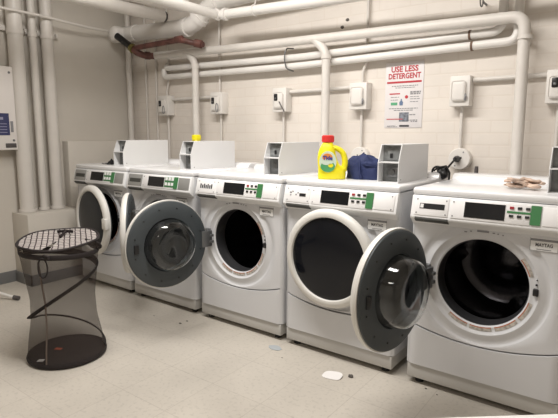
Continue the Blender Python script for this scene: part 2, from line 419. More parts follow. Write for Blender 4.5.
    if not closed:
        # warning labels following the round dish
        def arc_label(a0, a1, r0, r1, y, name, m):
            t = bmesh.new(); n = 14; A = []; D = []
            for k in range(n+1):
                a = math.radians(a0 + (a1-a0)*k/n)
                A.append(t.verts.new((CX + r0*math.cos(a), y[0], CZ + r0*math.sin(a)))); D.append(t.verts.new((CX + r1*math.cos(a), y[1], CZ + r1*math.sin(a))))
            for k in range(n): t.faces.new((A[k], A[k+1], D[k+1], D[k]))
            bmesh.ops.recalc_face_normals(t, faces=t.faces); b_ = B(); b_.join(t); return b_.build(name, m, r)
        for a0, a1 in ((-128, -103), (-100, -74), (-70, -42), (-38, -14), (18, 40)):
            arc_label(a0, a1, .2085, .2225, (.0125, .0115), 'warning_label', 'warn')
            arc_label(a0, a1, .2045, .2085, (.0132, .0125), 'label_stripe', 'orange')
        la = B(); la.box(CX+.214, CX+.236, -.004, .02, CZ-.012, CZ+.018, bev=.003); la.box(CX+.222, CX+.230, -.002, .02, CZ+.032, CZ+.040, bev=.002); la.box(CX+.224, CX+.230, -.002, .02, CZ+.055, CZ+.061, bev=.002)
        la.build('latch_hole', 'black', r)
        hb = B(); hb.box(CX-.262, CX-.225, -.020, .01, CZ-.055, CZ+.055, bev=.006); hb.build('hinge_bracket', 'steel', r)
    # gasket and drum
    B().lathe([(.215, .026), (.203, .020), (.196, .024), (.192, .045), (.197, .070), (.190, .085), (.194, .105), (.235, .12)], (CX, 0, CZ), 'Y', 72).build('door_gasket', 'gasket', r)
    dr = B(); dr.lathe([(.215, .122), (.235, .135), (.235, .23), (.231, .24), (.235, .25), (.235, .40), (.231, .41), (.235, .42), (.235, .52), (.20, .54), (.12, .53), (.10, .515), (0, .515)], (CX, 0, CZ), 'Y', 72)
    drm = dr.build('drum', 'drum', r)
    for k in range(3):
        a = math.radians(75 + 120*k + glove); t = B(); mtx = Matrix.Translation((CX, 0, CZ)) @ Matrix.Rotation(-a, 4, 'Y')
        t2 = bmesh.new(); n = 12
        R = []
        for y, h, w_ in ((.14, .02, .02), (.20, .055, .035), (.34, .065, .04), (.46, .055, .035), (.52, .02, .02)):
            R.append([t2.verts.new((.234, y, -w_)), t2.verts.new((.234-h*.8, y, -w_*.35)), t2.verts.new((.234-h, y, 0)), t2.verts.new((.234-h*.8, y, w_*.35)), t2.verts.new((.234, y, w_))])
        for A, D in zip(R, R[1:]):
            for q in range(4): t2.faces.new((A[q], A[q+1], D[q+1], D[q]))
        bmesh.ops.recalc_face_normals(t2, faces=t2.faces); bmesh.ops.transform(t2, matrix=mtx, verts=t2.verts); t.join(t2)
        t.build('drum_baffle', 'drum', drm)
    make_door(r, hx, math.radians(ang), closed, 'handle' if handle else 'glass')
    return r

X = [-2.153, -1.442, -.7124, -.003, .747]
make_washer(X[0], 'white front loading washer farthest left with its door slightly ajar', 8, .082, old=True, handle=True, plate='old', glove=20)
make_washer(X[1], 'white washer second from left, its door half open behind a neighbouring open door', 43, .100, old=True, plate='old', glove=50)
make_washer(X[2], 'white washer in the middle with empty dark port, door swung wide to the left', 103, .105, plate='text', glove=5)
make_washer(X[3], 'white washer with closed dark round door below the red capped yellow bottle', 0, .052, closed=True, plate='dots')
make_washer(X[4], 'large white washer nearest the camera at right with steel drum showing', 99, .098, plate='bar', glove=-22)

# ------------------------------------------------------------------ coin boxes
def coin_box(x, y0, w, rz, label):
    r = thing('coin_box', label, 'coin box', (x, y0, .983), rz, group='metal coin boxes on top of the washers')
    H = .197; L = .45 if x < .3 else .41; s = .036; h1 = .105; th = .004
    poly = [(0, 0), (0, h1), (s, H), (L, H), (L, 0)]
    b_ = B()
    b_.prism(poly, 'X', w-th, w); b_.prism(poly, 'X', 0, th)
    b_.box(th, w-th, s, L, H-th, H); b_.box(th, w-th, L-th, L, 0, H-th); b_.box(th, w-th, 0, L-th, 0, th)
    b_.build('housing', 'galv', r, smooth=False)
    B().box(th, w-th, 0, .055, h1-.003, h1+.003).build('divider_shelf', 'galv', r, smooth=False)
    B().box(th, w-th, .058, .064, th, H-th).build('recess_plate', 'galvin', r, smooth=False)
    lk = B(); lk.box(w*.28, w*.80, .040, .058, .028, .080, bev=.006); lk.lathe([(0, .032), (.014, .032), (.018, .038), (.018, .045)], (w*.54, 0, .054), 'Y', 24); lk.build('lock', 'steel', r)
    cs = B(); cs.box(w*.38, w*.50, .048, .058, h1+.02, h1+.045, bev=.002); cs.build('coin_slot', 'black', r)
    cp = B(); cp.box(w*.25, w*.85, .053, .058, h1+.012, H-.02, bev=.002); cp.build('slot_plate', 'galvin', r)
    sc = B(); sc.lathe([(0, 0), (.004, .001), (.004, .006)], (0, 0, 0), 'X', 8, mtx=Matrix.Translation((w+.0015, .03, .018)) @ Matrix.Rotation(PI, 4, 'Z')); sc.build('side_screw', 'inkgrey', r)
    return r
coin_box(-1.764, .10, .125, 0, 'white metal coin box standing farthest left, beside the small black cloth')
coin_box(-.995, .10, .115, 0, 'white metal coin box hiding a bottle with yellow cap')
coin_box(-.240, .10, .115, 0, 'white metal coin box between the hidden yellow cap and the red capped bottle')
coin_box(.514, .10, .115, 0, 'grey metal coin box right of the navy fabric bundle, lock visible')
coin_box(1.300, .10, .115, 0, 'metal coin box at right picture edge beside beige rags')

# ------------------------------------------------------------------ detergent bottles
def bottle(x, y, rz, label, cap, capname, full=True):
    r = thing('detergent_bottle', label, 'bottle', (x, y, .983), rz, group='yellow detergent bottles'); r.scale = (1.16, 1.1, 1.0)
    b_ = bmesh.new()
    secs = [(.0, .060, .038, 0), (.004, .066, .043, 0), (.03, .068, .045, 0), (.08, .068, .045, 0), (.12, .064, .043, -.002), (.15, .058, .040, -.006)]
    N = 36; rings = []
    def sup(a, w, d):
        c, s_ = math.cos(a), math.sin(a); e = .75
        return (math.copysign(abs(c)**e, c)*w, math.copysign(abs(s_)**e, s_)*d)
    # body with the handle loop: left column widened, right column a tube
    body = [(0, .062, .036, 0), (.004, .066, .042, 0), (.03, .067, .045, 0), (.058, .066, .045, 0), (.080, .052, .044, -.016), (.11, .047, .043, -.023), (.14, .043, .041, -.025), (.165, .038, .038, -.024), (.185, .031, .031, -.022), (.200, .024, .024, -.021), (.212, .022, .022, -.021)]
    for z, w, d, ox in body:
        rings.append([b_.verts.new((ox + sup(2*PI*k/N, w, d)[0], sup(2*PI*k/N, w, d)[1], z)) for k in range(N)])
    for A, D in zip(rings, rings[1:]):
        for k in range(N): b_.faces.new((A[k], A[(k+1) % N], D[(k+1) % N], D[k]))
    b_.faces.new(rings[0][::-1]); b_.faces.new(rings[-1]); bmesh.ops.recalc_face_normals(b_, faces=b_.faces)
    o = B(); o.join(b_)
    o.tube(fillet([(-.01, 0, .176), (.022, 0, .172), (.052, 0, .148), (.064, 0, .10), (.056, 0, .045)], .03), .0145, 16, flat=1.4)
    o.build('bottle_body', 'yellow', r)
    c = B(); prof = [(0, .242), (.024, .242), (.027, .239), (.028, .204), (.026, .203), (0, .203)]
    c.lathe(prof, (-.021, 0, 0), 'Z', 36)
    for k in range(18):
        a = 2*PI*k/18; c.box(-.0015, .0015, -.001, .001, .207, .236, mtx=Matrix.Translation((-.021+.028*math.cos(a), .028*math.sin(a), 0)))
    c.build('cap', cap, r, label=capname)
    if full:
        def oval(cx, cz, rx, rz_, y, name, m, par, a0=0, a1=360):
            t = bmesh.new(); n = 32
            def yy(x, z): return y
            pts = [t.verts.new((cx + rx*math.cos(math.radians(a0+(a1-a0)*k/n)), yy(0, 0), cz + rz_*math.sin(math.radians(a0+(a1-a0)*k/n)))) for k in range(n)]
            f = t.faces.new(pts); e = bmesh.ops.extrude_face_region(t, geom=[f]); 
            for v in e['geom']:
                if isinstance(v, bmesh.types.BMVert): v.co.y += .006
            bmesh.ops.recalc_face_normals(t, faces=t.faces); q = B(); q.join(t); return q.build(name, m, par, smooth=False)
        l = oval(-.018, .098, .040, .058, -.0475, 'front_label', 'lpale', r)
        oval(-.018, .072, .034, .030, -.0483, 'label_green', 'lgreen', l); oval(-.020, .122, .024, .021, -.0488, 'label_burst', 'lorange', l)
        oval(-.004, .078, .012, .011, -.0489, 'label_flower', 'yellow', l)
        oval(-.022, .096, .028, .016, -.0489, 'label_band', 'lpale', l)
        text_mesh('Tide', .030, 'lettering', 'lblue', l, Matrix.Translation((-.019, -.0498, .118)) @ FRONT, bold=.0012, width=.046)
    return r
bt = bottle(.222, .13, .50, 'yellow detergent bottle with red cap and green oval label', 'redcap', 'red screw cap')
bottle(-1.078, .37, 1.5708, 'yellow bottle mostly hidden behind a coin box, only its cap showing', 'yellow', 'yellow cap', False)

# ------------------------------------------------------------------ soft things on the lids
def blob(name, m, label, cat, loc, size, seed, amp=.35, freq=3.0, flat=.0, ridge=True, sub=5, parent=None):
    bm = bmesh.new(); bmesh.ops.create_icosphere(bm, subdivisions=sub, radius=1)
    for v in bm.verts:
        p = v.co.copy(); n1 = noise.noise(p*freq*.5 + Vector((seed, 0, 0))); n2 = 1-abs(noise.noise(p*freq + Vector((0, seed, 0))))*2
        k = 1 + amp*n1 + (amp*.35*n2 if ridge else 0)
        q = p*k; v.co = Vector((q.x*size[0], q.y*size[1], max(q.z, -.55)*size[2] + .55*size[2]))
    o = B(); o.join(bm); ob = o.build(name, m, parent, loc=loc)
    if not parent: tag(ob, label, cat)
    return ob
bg = thing('fabric_bag', 'crumpled navy blue fabric bundle leaning between yellow bottle and coin box', 'bag', (.372, .285, .984))
bm = bmesh.new(); N = 56; rings = []
for i in range(26):
    u = i/25; ring = []
    for k in range(N):
        a = 2*PI*k/N; z = .128*math.sin(u*PI/2)**.9; rr = max(1e-4, math.cos(u*PI/2)**.55)
        fold = 1 + .11*math.sin(a*5+u*4) * u + .13*noise.noise(Vector((math.cos(a)*2.2, math.sin(a)*2.2, u*3.2)))
        hgt = 1.12 - .34*max(0, math.cos(a-.35))*u - .22*max(0, -math.cos(a-.2))*u + .12*noise.noise(Vector((math.cos(a)*3, math.sin(a)*3, u*3+7)))
        ring.append(bm.verts.new(((.130*rr*fold*math.cos(a) - .030*u), .10*rr*fold*math.sin(a), z*hgt)))
    rings.append(ring)
for A, D in zip(rings, rings[1:]):
    for k in range(N): bm.faces.new((A[k], A[(k+1) % N], D[(k+1) % N], D[k]))
bm.faces.new(rings[0][::-1]); bm.faces.new(rings[-1]); bmesh.ops.recalc_face_normals(bm, faces=bm.faces)
o = B(); o.join(bm); o.build('bag_body', 'navy', bg)
o = B(); o.tube([(.0, -.085, .085), (.03, -.098, .088), (.06, -.085, .083), (.078, -.06, .075)], .012, 10, flat=.6); o.tube([(-.01, -.085, .10), (-.005, -.10, .06), (.0, -.104, .03), (.01, -.10, .008)], .009, 10, flat=.6)
o.build('fold', 'navy', bg)

bm = bmesh.new(); bmesh.ops.create_grid(bm, x_segments=26, y_segments=26, size=.06)
for v in bm.verts:
    d = math.hypot(v.co.x+.003, v.co.y); h = max(0, 1-d/.036); w_ = noise.noise(v.co*38)
    v.co.z = .047*h**.85*(.85+.3*w_) + .006 + .006*w_ ; v.co.x *= 1+.25*noise.noise(v.co*15); v.co.y *= .8
bmesh.ops.solidify(bm, geom=bm.faces[:], thickness=.003)
o = B(); o.join(bm); tag(o.build('crumpled_cloth', 'blackcloth', loc=(-1.885, .16, .985)), 'small peaked black cloth on the leftmost washer lid', 'cloth')

# power cable coil behind the leftmost coin box
o = B(); o.tube([(-.05+.09*math.cos(t*.5)*(.6+.02*t)*.6, .03*math.sin(t*.5), .012+.0028*t) for t in range(22)], .009, 10)
o.box(.0, .05, -.02, .02, .004, .048, bev=.008); tag(o.build('power_cable', 'black', loc=(-1.30, .54, .984)), 'black cable coiled on lid just right of the leftmost coin box', 'cable')

# beige rags, each a folded strip
for i, (dx, dy, L, a, z, s, lab) in enumerate([
        (0, 0, .15, .15, .006, .016, 'beige rag strip lying flat at the bottom of the small pile'),
        (.02, .03, .16, -.25, .012, .018, 'beige rag strip at the back of the small pile'),
        (-.035, -.01, .10, .6, .016, .013, 'short beige rag strip at the left end of the small pile'),
        (.03, .0, .14, -.05, .026, .015, 'pale beige rag strip in the middle of the small pile'),
        (.01, .01, .12, .35, .036, .013, 'pale twisted rag strip topmost on the small pile')]):
    pts = []
    for k in range(15):
        u = k/14-.5; pts.append((L*u*math.cos(a) + .012*math.sin(u*9+i), L*u*math.sin(a) + .022*math.sin(u*7+i*2), z + .007*math.sin(u*11+i*1.7) + .004))
    rs = [s*(.75+.3*math.sin(k*1.3+i)**2) for k in range(15)]
    pts = [(p[0], p[1], max(p[2], s*.62)) for p in pts]
    o = B(); o.tube(pts, s, 10, rs=rs)
    for v in o.bm.verts:
        v.co.z = z + (v.co.z-z)*.55 + .004; v.co.z = max(v.co.z, .001)
    tag(o.build('rag', 'beige', loc=(1.185, .22, .985)), lab, 'rag', 'beige rags on the nearest washer')

# ------------------------------------------------------------------ laundry hamper
hb = thing('laundry_hamper', 'round pop-up mesh laundry hamper with patterned white and brown top', 'laundry basket', (-.89, -.86, 0))
def hc(z):   # centre offset and radius at height z
    t = z/.64; ox = -.075*t + .03*math.sin(t*PI)*0; oy = .03*t
    r = [(.0, .205), (.10, .192), (.21, .172), (.33, .168), (.47, .188), (.56, .200), (.64, .215)]
    for (z0, r0), (z1, r1) in zip(r, r[1:]):
        if z <= z1+1e-6:
            k = (z-z0)/(z1-z0); return ox, oy, r0+(r1-r0)*k
    return ox, oy, .215
bm = bmesh.new(); rings = []; N = 64
for i in range(25):
    z = .012 + .625*i/24; ox, oy, r_ = hc(z)
    rings.append([bm.verts.new((ox + (r_ + .004*math.sin(3*2*PI*k/N+z*9))*math.cos(2*PI*k/N), oy + r_*math.sin(2*PI*k/N), z)) for k in range(N)])
for A, D in zip(rings, rings[1:]):
    for k in range(N): bm.faces.new((A[k], A[(k+1) % N], D[(k+1) % N], D[k]))
bmesh.ops.recalc_face_normals(bm, faces=bm.faces); o = B(); o.join(bm); o.build('mesh_side', 'net', hb)
base = B(); base.lathe([(0, .004), (.20, .003), (.207, .008), (.209, .018), (.205, .03), (.198, .026), (.0, .022)], (0, 0, 0), 'Z', 64).build('base_panel', 'hamper', hb)
A_R = math.radians(36.9); A_L = math.radians(216.9)
keys = [(A_L, .575), (A_R, .475), (A_R-PI, .205), (A_R-2*PI, .045)]
pts = []
for (a0, z0), (a1, z1) in zip(keys, keys[1:]):
    for k in range(24):
        u = k/24; z = z0 + (z1-z0)*(u if z0 > .5 else (3*u*u-2*u**3)*.55+u*.45); a = a0+(a1-a0)*u
        ox, oy, r_ = hc(z); pts.append((ox+r_*math.cos(a), oy+r_*math.sin(a), z))
sp = B(); sp.tube(pts, .020, 10, flat=.22); sp.build('spiral_band', 'hamper', hb)
ox, oy, r_ = hc(.575)
o = B(); o.tube([(ox+(r_+.002)*math.cos(2*PI*k/64), oy+(r_+.002)*math.sin(2*PI*k/64), .590-.010*math.cos(2*PI*k/64-A_R)) for k in range(64)], .014, 10, closed=True, flat=.25); o.build('upper_band', 'hamper', hb)
# top: printed fabric disc with a slit, trim hoop
topf = bpy.data.objects.new('top_cover', None)
bm = bmesh.new(); ox, oy, _ = hc(.64); R_ = .208
rings = []; fr = 126.9
for i in range(17):
    r_ = R_*i/16; ring = []
    for k in range(N):
        a = 2*PI*k/N; z = .648 - .006*(1-(i/16)**2) + .0035*math.sin(a*4+1)*(i/16) + .020*r_/R_*math.cos(a-2.215)
        ring.append(bm.verts.new((ox+max(r_, .001)*math.cos(a), oy+max(r_, .001)*math.sin(a), z)))
    rings.append(ring)
for i, (A, D) in enumerate(zip(rings, rings[1:])):
    for k in range(N):
        a = (2*PI*(k+.5)/N - math.radians(-50) + PI) % (2*PI) - PI
        if abs(a) < .13 and 2 < i < 15: continue
        bm.faces.new((A[k], A[(k+1) % N], D[(k+1) % N], D[k]))
bmesh.ops.solidify(bm, geom=bm.faces[:], thickness=.002)
bmesh.ops.recalc_face_normals(bm, faces=bm.faces); bpy.data.objects.remove(topf)
o = B(); o.join(bm); o.build('top_cover', 'lattice', hb)
o = B(); o.tube([(ox+(R_+.002)*math.cos(2*PI*k/64), oy+(R_+.002)*math.sin(2*PI*k/64), .646+.0035*math.sin(2*PI*k/64*4+1)+.020*math.cos(2*PI*k/64-2.215)) for k in range(64)], .007, 10, closed=True); o.build('top_hoop', 'hamper', hb)
# strap across the opening and hanging cord loop
o = B(); o.tube([(ox-.6*.10-.8*.05, oy+.8*.10-.6*.05, .668), (ox-.6*.10, oy+.8*.10, .672), (ox-.6*.10+.8*.04, oy+.8*.10+.6*.04, .668)], .009, 8, flat=.6)
o.tube([(ox-.06, oy+.08, .668), (ox-.03, oy+.04, .662), (ox-.012, oy+.016, .655)], .009, 8, flat=.6); o.build('opening_strap', 'hamper', hb)
lx, ly = ox+.215*math.cos(math.radians(-45)), oy+.215*math.sin(math.radians(-45)); ur = Vector((.8, .6, 0))
o = B(); o.tube([Vector((lx, ly, .59)) + ur*.024*math.sin(t) + Vector((.004, -.008, -.052*(1-math.cos(t)))) - ur*.02 for t in [2*PI*k/24 for k in range(24)]], .004, 8, closed=True)
o.box(lx-.025, lx+.03, ly-.014, ly+.002, .582, .606, bev=.004); o.build('cord_loop', 'hamper', hb)
# carry handle sticking out at the right
rx, ry = ox+.215*math.cos(A_R), oy+.215*math.sin(A_R)
o = B(); o.tube(fillet([(rx-.04, ry-.05, .645), (rx+.02, ry-.005, .628), (rx+.02, ry+.01, .60), (rx-.03, ry-.02, .575)], .02), .008, 8, flat=.5); o.build('side_handle', 'hamper', hb)
o = B(); o.box(-.02, .02, -.012, .012, 0, .0015, mtx=Matrix.Translation((-.045, -.03, .0265)) @ Matrix.Rotation(.5, 4, 'Z')); o.build('orange_tag', mat('tag_orange', (.62, .12, .05), .6), hb, smooth=False, label='small orange tag')
o = B(); o.box(-.016, .016, -.014, .014, 0, .0015, mtx=Matrix.Translation((.02, -.165, .0265)) @ Matrix.Rotation(.6, 4, 'Z')); o.build('white_tag', 'litter', hb, smooth=False, label='small pale tag')
o = B(); sa = math.radians(-60); o.tube([(hc(z)[0]+(hc(z)[2]+.002)*math.cos(sa), hc(z)[1]+(hc(z)[2]+.002)*math.sin(sa), z) for z in [.03+.045*k for k in range(13)]], .005, 8, flat=.5); o.build('side_seam', mat('seam_brown', (.10, .075, .06), .8), hb)

# ------------------------------------------------------------------ wall pipes
def pipe_thing(name, label, cat, segs, m, group=None):
    """segs: list of (part_name, pts, radius, fillet radius)"""
    r = thing(name, label, cat, segs[0][1][0], group=group)
    off = Vector(segs[0][1][0])
    for pn, pts, rad, fr_ in segs:
        p = [Vector(q)-off for q in pts]
        if fr_: p = fillet(p, fr_)
        mm = m
        if isinstance(pn, tuple): pn, mm = pn
        o = B(); o.tube(p, rad, 20); o.build(pn, mm, r)
    return r
def vcollar(x, y, z, r_, h=.02): return ('collar', [(x, y, z-h/2), (x, y, z+h/2)], r_, 0)

# left wall risers
def riser(x, y, r_, label, lean=.015, ztop=ZC, z0=.586):
    t = pipe_thing('riser_pipe', label, 'pipe', [('pipe_run', [(x, y-lean*.0, z0), (x, y+lean*0, ztop)], r_, 0), vcollar(x, y, z0+.012, r_+.012), vcollar(x, y, 2.02, r_+.006, .035)], 'pipe', 'vertical pipes on the left wall'); return t
riser(-2.455, -.268, .058, 'widest vertical cream pipe on left wall, next to the white dispenser')
riser(-2.455, -.130, .030, 'thinnest of the three vertical cream pipes dropping into the ledge')
riser(-2.455, -.008, .048, 'vertical cream pipe rightmost of the three dropping into the ledge')
st = thing('pipe_bracket', 'painted metal strut clamping the three vertical pipes on left wall', 'bracket', (-2.53, -.4, 2.05))
o = B(); o.box(0, .02, -.02, .52, -.02, .02, bev=.003); o.build('strut', 'pipe', st)
for yy in (.035, .225, .325, .43, .49): o = B(); o.box(.0, .055, yy-.004, yy+.004, -.014, .014); o.build('clamp_tab', 'pipe', st, smooth=False)
# thin line running along the top of the left wall
tag(B().tube([(-2.395, -1.4, 2.175), (-2.385, -.39, 2.17), (-2.385, -.1, 2.168), (-2.40, .3, 2.152), (-2.43, .55, 2.158), (-2.48, .66, 2.165)], .011, 10).build('thin_pipe', 'pipe'), 'thin cream conduit running high across the left wall', 'pipe')
# corner vertical
pipe_thing('corner_pipe', 'vertical cream pipe in the corner between left wall and brick wall', 'pipe', [('pipe_run', [(-2.485, .815, 1.166), (-2.485, .815, 2.75)], .026, 0), vcollar(-2.485, .815, 1.18, .034)], 'pipe')

# thin vertical conduits on back wall
for x, r_, y0, lab in ((-2.32, .010, .885, 'thin vertical conduit on the brick wall nearest the left corner'), (-2.17, .010, .885, 'thin vertical conduit just left of the first meter box')):
    tag(B().tube([(x, y0, 1.166 if x < -2.445 else 0), (x, y0, 2.75)], r_, 10).build('conduit', 'pipe'), lab, 'conduit', 'thin conduits on the brick wall')

# long supply pipe with drops
y = .78
r = pipe_thing('water_pipe', 'long cream water pipe crossing the wall, elbowing down at far right', 'pipe', [
    ('pipe_run', [(-2.05, y, 1.935), (-1.0, y, 1.905), (1.03, y, 1.868), (1.038, y, .99)], .0315, .075),
    ('drop_pipe', [(-1.63, y, 1.922), (-1.53, y, 1.84), (-1.53, y, .99)], .030, .06),
    ('drop_pipe', [(-.32, y, 1.888), (-.226, y, 1.80), (-.226, y, .99)], .030, .06),
    vcollar(-.226, y, 1.765, .036, .03), vcollar(1.037, y, 1.755, .040, .02), vcollar(-1.53, y, 1.80, .036, .03),
    ('clamp', [(1.037, y, 1.74), (1.037, .895, 1.74)], .010, 0)], 'pipe')
# the two parallel white pipes beneath
def hz(px, z0, z1, xa, xb): return z0+(z1-z0)*(px-xa)/(xb-xa)
pipe_thing('insulated_pipe', 'upper of two parallel white pipes, below the long water pipe', 'pipe', [
    ('pipe_run', [(-1.99, .88, 1.86), (-1.975, .84, 1.822), (-.48, .84, 1.793), (.90, .84, 1.815), (.905, .84, 2.75)], .0245, .06),
    (('band', 'rust'), [(.72, .84, 1.812), (.732, .84, 1.812)], .0285, 0)], 'pipewhite', 'parallel white pipes')
pipe_thing('insulated_pipe', 'lower of two parallel white pipes, turning up beside the far right elbow', 'pipe', [
    ('pipe_run', [(-2.0, .84, 1.82), (-2.0, .84, 1.745), (-.48, .84, 1.732), (.985, .84, 1.752), (.985, .84, 2.75)], .0245, .06),
    (('band', 'rust'), [(.735, .84, 1.748), (.747, .84, 1.748)], .0285, 0)], 'pipewhite', 'parallel white pipes')
hk = B()
hk.tube(fillet([(-.585, .89, 1.87), (-.585, .80, 1.86), (-.60, .795, 1.80), (-.585, .80, 1.71), (-.56, .86, 1.70)], .03), .005, 8)
tag(hk.build('pipe_hook', 'steel'), 'thin steel hook holding the two parallel white pipes', 'hook')

# fat drain pipe from the left wall, going up and along
pipe_thing('drain_pipe', 'fat white drain pipe leaving the left wall and bending upward', 'pipe', [
    ('pipe_run', [(-2.539, .70, 2.150), (-1.46, .70, 2.105), (-1.285, .70, 2.235), (-1.10, .70, 2.262), (2.4, .70, 2.32)], .066, .10),
    ('collar', [(-1.56, .70, 2.110), (-1.515, .70, 2.108)], .078, 0), ('collar', [(-1.40, .70, 2.15), (-1.365, .70, 2.177)], .078, 0),
    ('collar', [(-1.20, .70, 2.247), (-1.162, .70, 2.252)], .077, 0), ('collar', [(-2.22, .70, 2.137), (-2.19, .70, 2.136)], .074, 0)], 'pipewhite')
o = B(); o.lathe([(0, -.075), (.03, -.075), (.058, -.06), (.070, -.035), (.072, .02), (.066, .06), (0, .06)], (0, 0, 0), 'Y', 32)
tag(o.build('wall_flange', 'pipewhite', loc=(-2.375, .63, 2.135)), 'round white cap near the corner where dark pipe begins', 'flange')
# dark pipe, brass ring, red brown pipes
dk = pipe_thing('dark_pipe', 'short black pipe sleeve with brass ring near the corner', 'pipe', [
    ('sleeve', [(-2.31, .57, 2.105), (-2.225, .59, 2.045), (-2.135, .60, 1.985)], .030, .02),
    (('union_ring', 'brass'), [(-2.143, .60, 1.992), (-2.118, .60, 1.973)], .040, 0)], 'black')
pipe_thing('copper_pipe', 'upper reddish brown bare pipe ending in an elbow at the wall', 'pipe', [
    ('pipe_run', [(-2.12, .60, 1.98), (-2.08, .605, 1.985), (-1.54, .62, 1.995), (-1.45, .66, 1.972), (-1.40, .70, 1.957), (-1.35, .70, 1.95)], .023, .03),
    ('elbow', [(-1.58, .62, 1.999), (-1.51, .625, 2.0)], .029, 0), ('elbow', [(-1.42, .68, 1.966), (-1.365, .70, 1.953)], .033, 0)], 'copper')
pipe_thing('copper_pipe', 'lower reddish brown bare pipe joining the long cream water pipe', 'pipe', [
    ('pipe_run', [(-2.12, .60, 1.975), (-2.095, .62, 1.945), (-2.085, .69, 1.928), (-2.05, .78, 1.932)], .029, .03), ('collar', [(-2.085, .70, 1.930), (-2.07, .74, 1.932)], .035, 0)], 'copper')
# ceiling pipes running front to back
def ext(a, b_, yend):
    t = (yend-a[1])/(b_[1]-a[1]); return tuple(a[i]+(b_[i]-a[i])*t for i in range(3))
a, b_ = (-1.78, -.125, 2.205), (-1.735, .62, 2.205)
pipe_thing('ceiling_pipe', 'wide cream overhead pipe at upper left ending in a dark joint', 'pipe', [('pipe_run', [ext(a, b_, -3.9), b_], .047, 0), (('dark_joint', 'rubber'), [ext(a, b_, .60), ext(a, b_, .64)], .043, 0)], 'pipe')
a, b_ = (-1.42, -.02, 2.235), (-1.50, .62, 2.285)
pipe_thing('ceiling_pipe', 'broad cream overhead pipe between two others, upper left', 'pipe', [('pipe_run', [ext(a, b_, -3.9), b_], .075, 0), (('dark_joint', 'rubber'), [ext(a, b_, .60), ext(a, b_, .64)], .060, 0)], 'pipe')
pipe_thing('main_pipe', 'white overhead pipe turning from the ceiling to follow the brick wall', 'pipe', [
    ('pipe_run', [(-1.08, -3.9, 2.122), (-1.075, .60, 2.122), (-.106, .60, 2.085), (2.8, .60, 1.99)], .034, .03),
    ('collar', [(-1.02, .60, 2.120), (-.99, .60, 2.119)], .045, 0), ('collar', [(-1.075, .565, 2.122), (-1.075, .60, 2.122)], .041, 0)], 'pipewhite')
o = B(); o.tube([(-.72, .60+.038*math.cos(t), 2.108+.038*math.sin(t)) for t in [2*PI*k/20 for k in range(20)]], .004, 8, closed=True); o.tube([(-.72, .60, 2.145), (-.72, .62, 2.21)], .004, 8)
tag(o.build('ring_hanger', 'pipewhite'), 'small white ring hanger around the upper wall pipe', 'hanger')
o = B(); o.tube([(.79, .80+.03*math.cos(t), 1.985+.03*math.sin(t)) for t in [2*PI*k/20 for k in range(20)]], .004, 8, closed=True)
o.tube([(.79, .83, 1.985), (.79, .90, 1.985)], .006, 8)
tag(o.build('ring_hanger', 'steel'), 'steel ring hanger near the top right above the pipe elbow', 'hanger')
for x, z, lab in ((-.17, 1.975, 'small dark hole in brick wall, lower of two near the top'), (-.13, 2.02, 'small dark hole in brick wall, upper of two near the top')):
    bm = bmesh.new(); bmesh.ops.create_icosphere(bm, subdivisions=2, radius=.011)
    for v in bm.verts: v.co.y *= .15; v.co.x *= 1.4; v.co *= 1+.3*noise.noise(v.co*90)
    o = B(); o.join(bm); tag(o.build('wall_chip', 'crumb', loc=(x, .899, z)), lab, 'wall chip')

# ------------------------------------------------------------------ meter boxes
def meter(x, w, label, kind, cord=True, down=1, up=False):
    zc = 1.49; yf = .82; h = .178
    r = thing('meter_box', label, 'control box', (x, .9, zc), group='white control boxes on the brick wall')
    o = B(); o.box(0, w, yf-.9, 0, -h/2, h/2, bev=.004); o.build('box_body', 'meter', r)
    cw = w*.70; ch = h*.66; cx = w*.12; cz = -.005 if kind != 'pad' else 0
    o = B(); o.box(cx, cx+cw, yf-.9-.018, yf-.9+.002, cz-ch/2, cz+ch/2, bev=.016, seg=4); pad = o.build('cover', 'meter', r)
    if kind == 'window':
        o = B(); o.box(cx+.014, cx+.046, yf-.9-.024, yf-.9-.015, cz-.002, cz+.050, bev=.006); o.build('black_window', 'black', r, label='small black window')
        o = B(); o.box(cx+.022, cx+.037, yf-.9-.026, yf-.9-.023, cz+.010, cz+.022, bev=.001); o.build('window_knob', 'steel', r)
    if cord == 'loop':
        o = B(); o.tube([(cx+cw*.85+.014*math.sin(t), yf-.9-.024, cz-.025+.035*math.cos(t)-.01) for t in [2*PI*k/20 for k in range(20)]], .003, 8, closed=True); o.build('wire_loop', 'inkgrey', r)
    elif cord == 'stick':
        o = B(); o.tube([(cx+cw*.7, yf-.9-.02, cz-.01), (cx+cw*1.45, yf-.9-.045, cz-.085)], .0045, 8); o.build('lever', 'rubber', r)
    else:
        o = B(); o.tube([(w*.80, yf-.9-.006, -.02), (w*.86, yf-.9-.018, -.035), (w*.80, yf-.9-.006, -.055)], .006, 8); o.build('latch', 'inkgrey', r)
    o = B()
    for dz in (-.05, .0, .045): o.lathe([(0, .008), (.009, .007), (.010, .0)], (w, .04, dz), 'X', 14)
    o.build('side_knockouts', 'meter', r)
    return r
meter(-2.075, .14, 'white control box with black window, first from the left corner', 'window', 'loop')
meter(-1.395, .135, 'white control box with black window, right of the left drop pipe', 'window', 'loop')
meter(-.728, .128, 'white control box with black window and slanting lever, above a coin box', 'window', 'stick')
meter(-.058, .130, 'white control box with plain rounded cover, left of the poster', 'pad', 'latch')
meter(.630, .118, 'white control box with plain rounded cover, right of the poster', 'pad', 'latch')
meter(1.150, .130, 'white control box with black window at the right picture edge', 'window', 'latch')
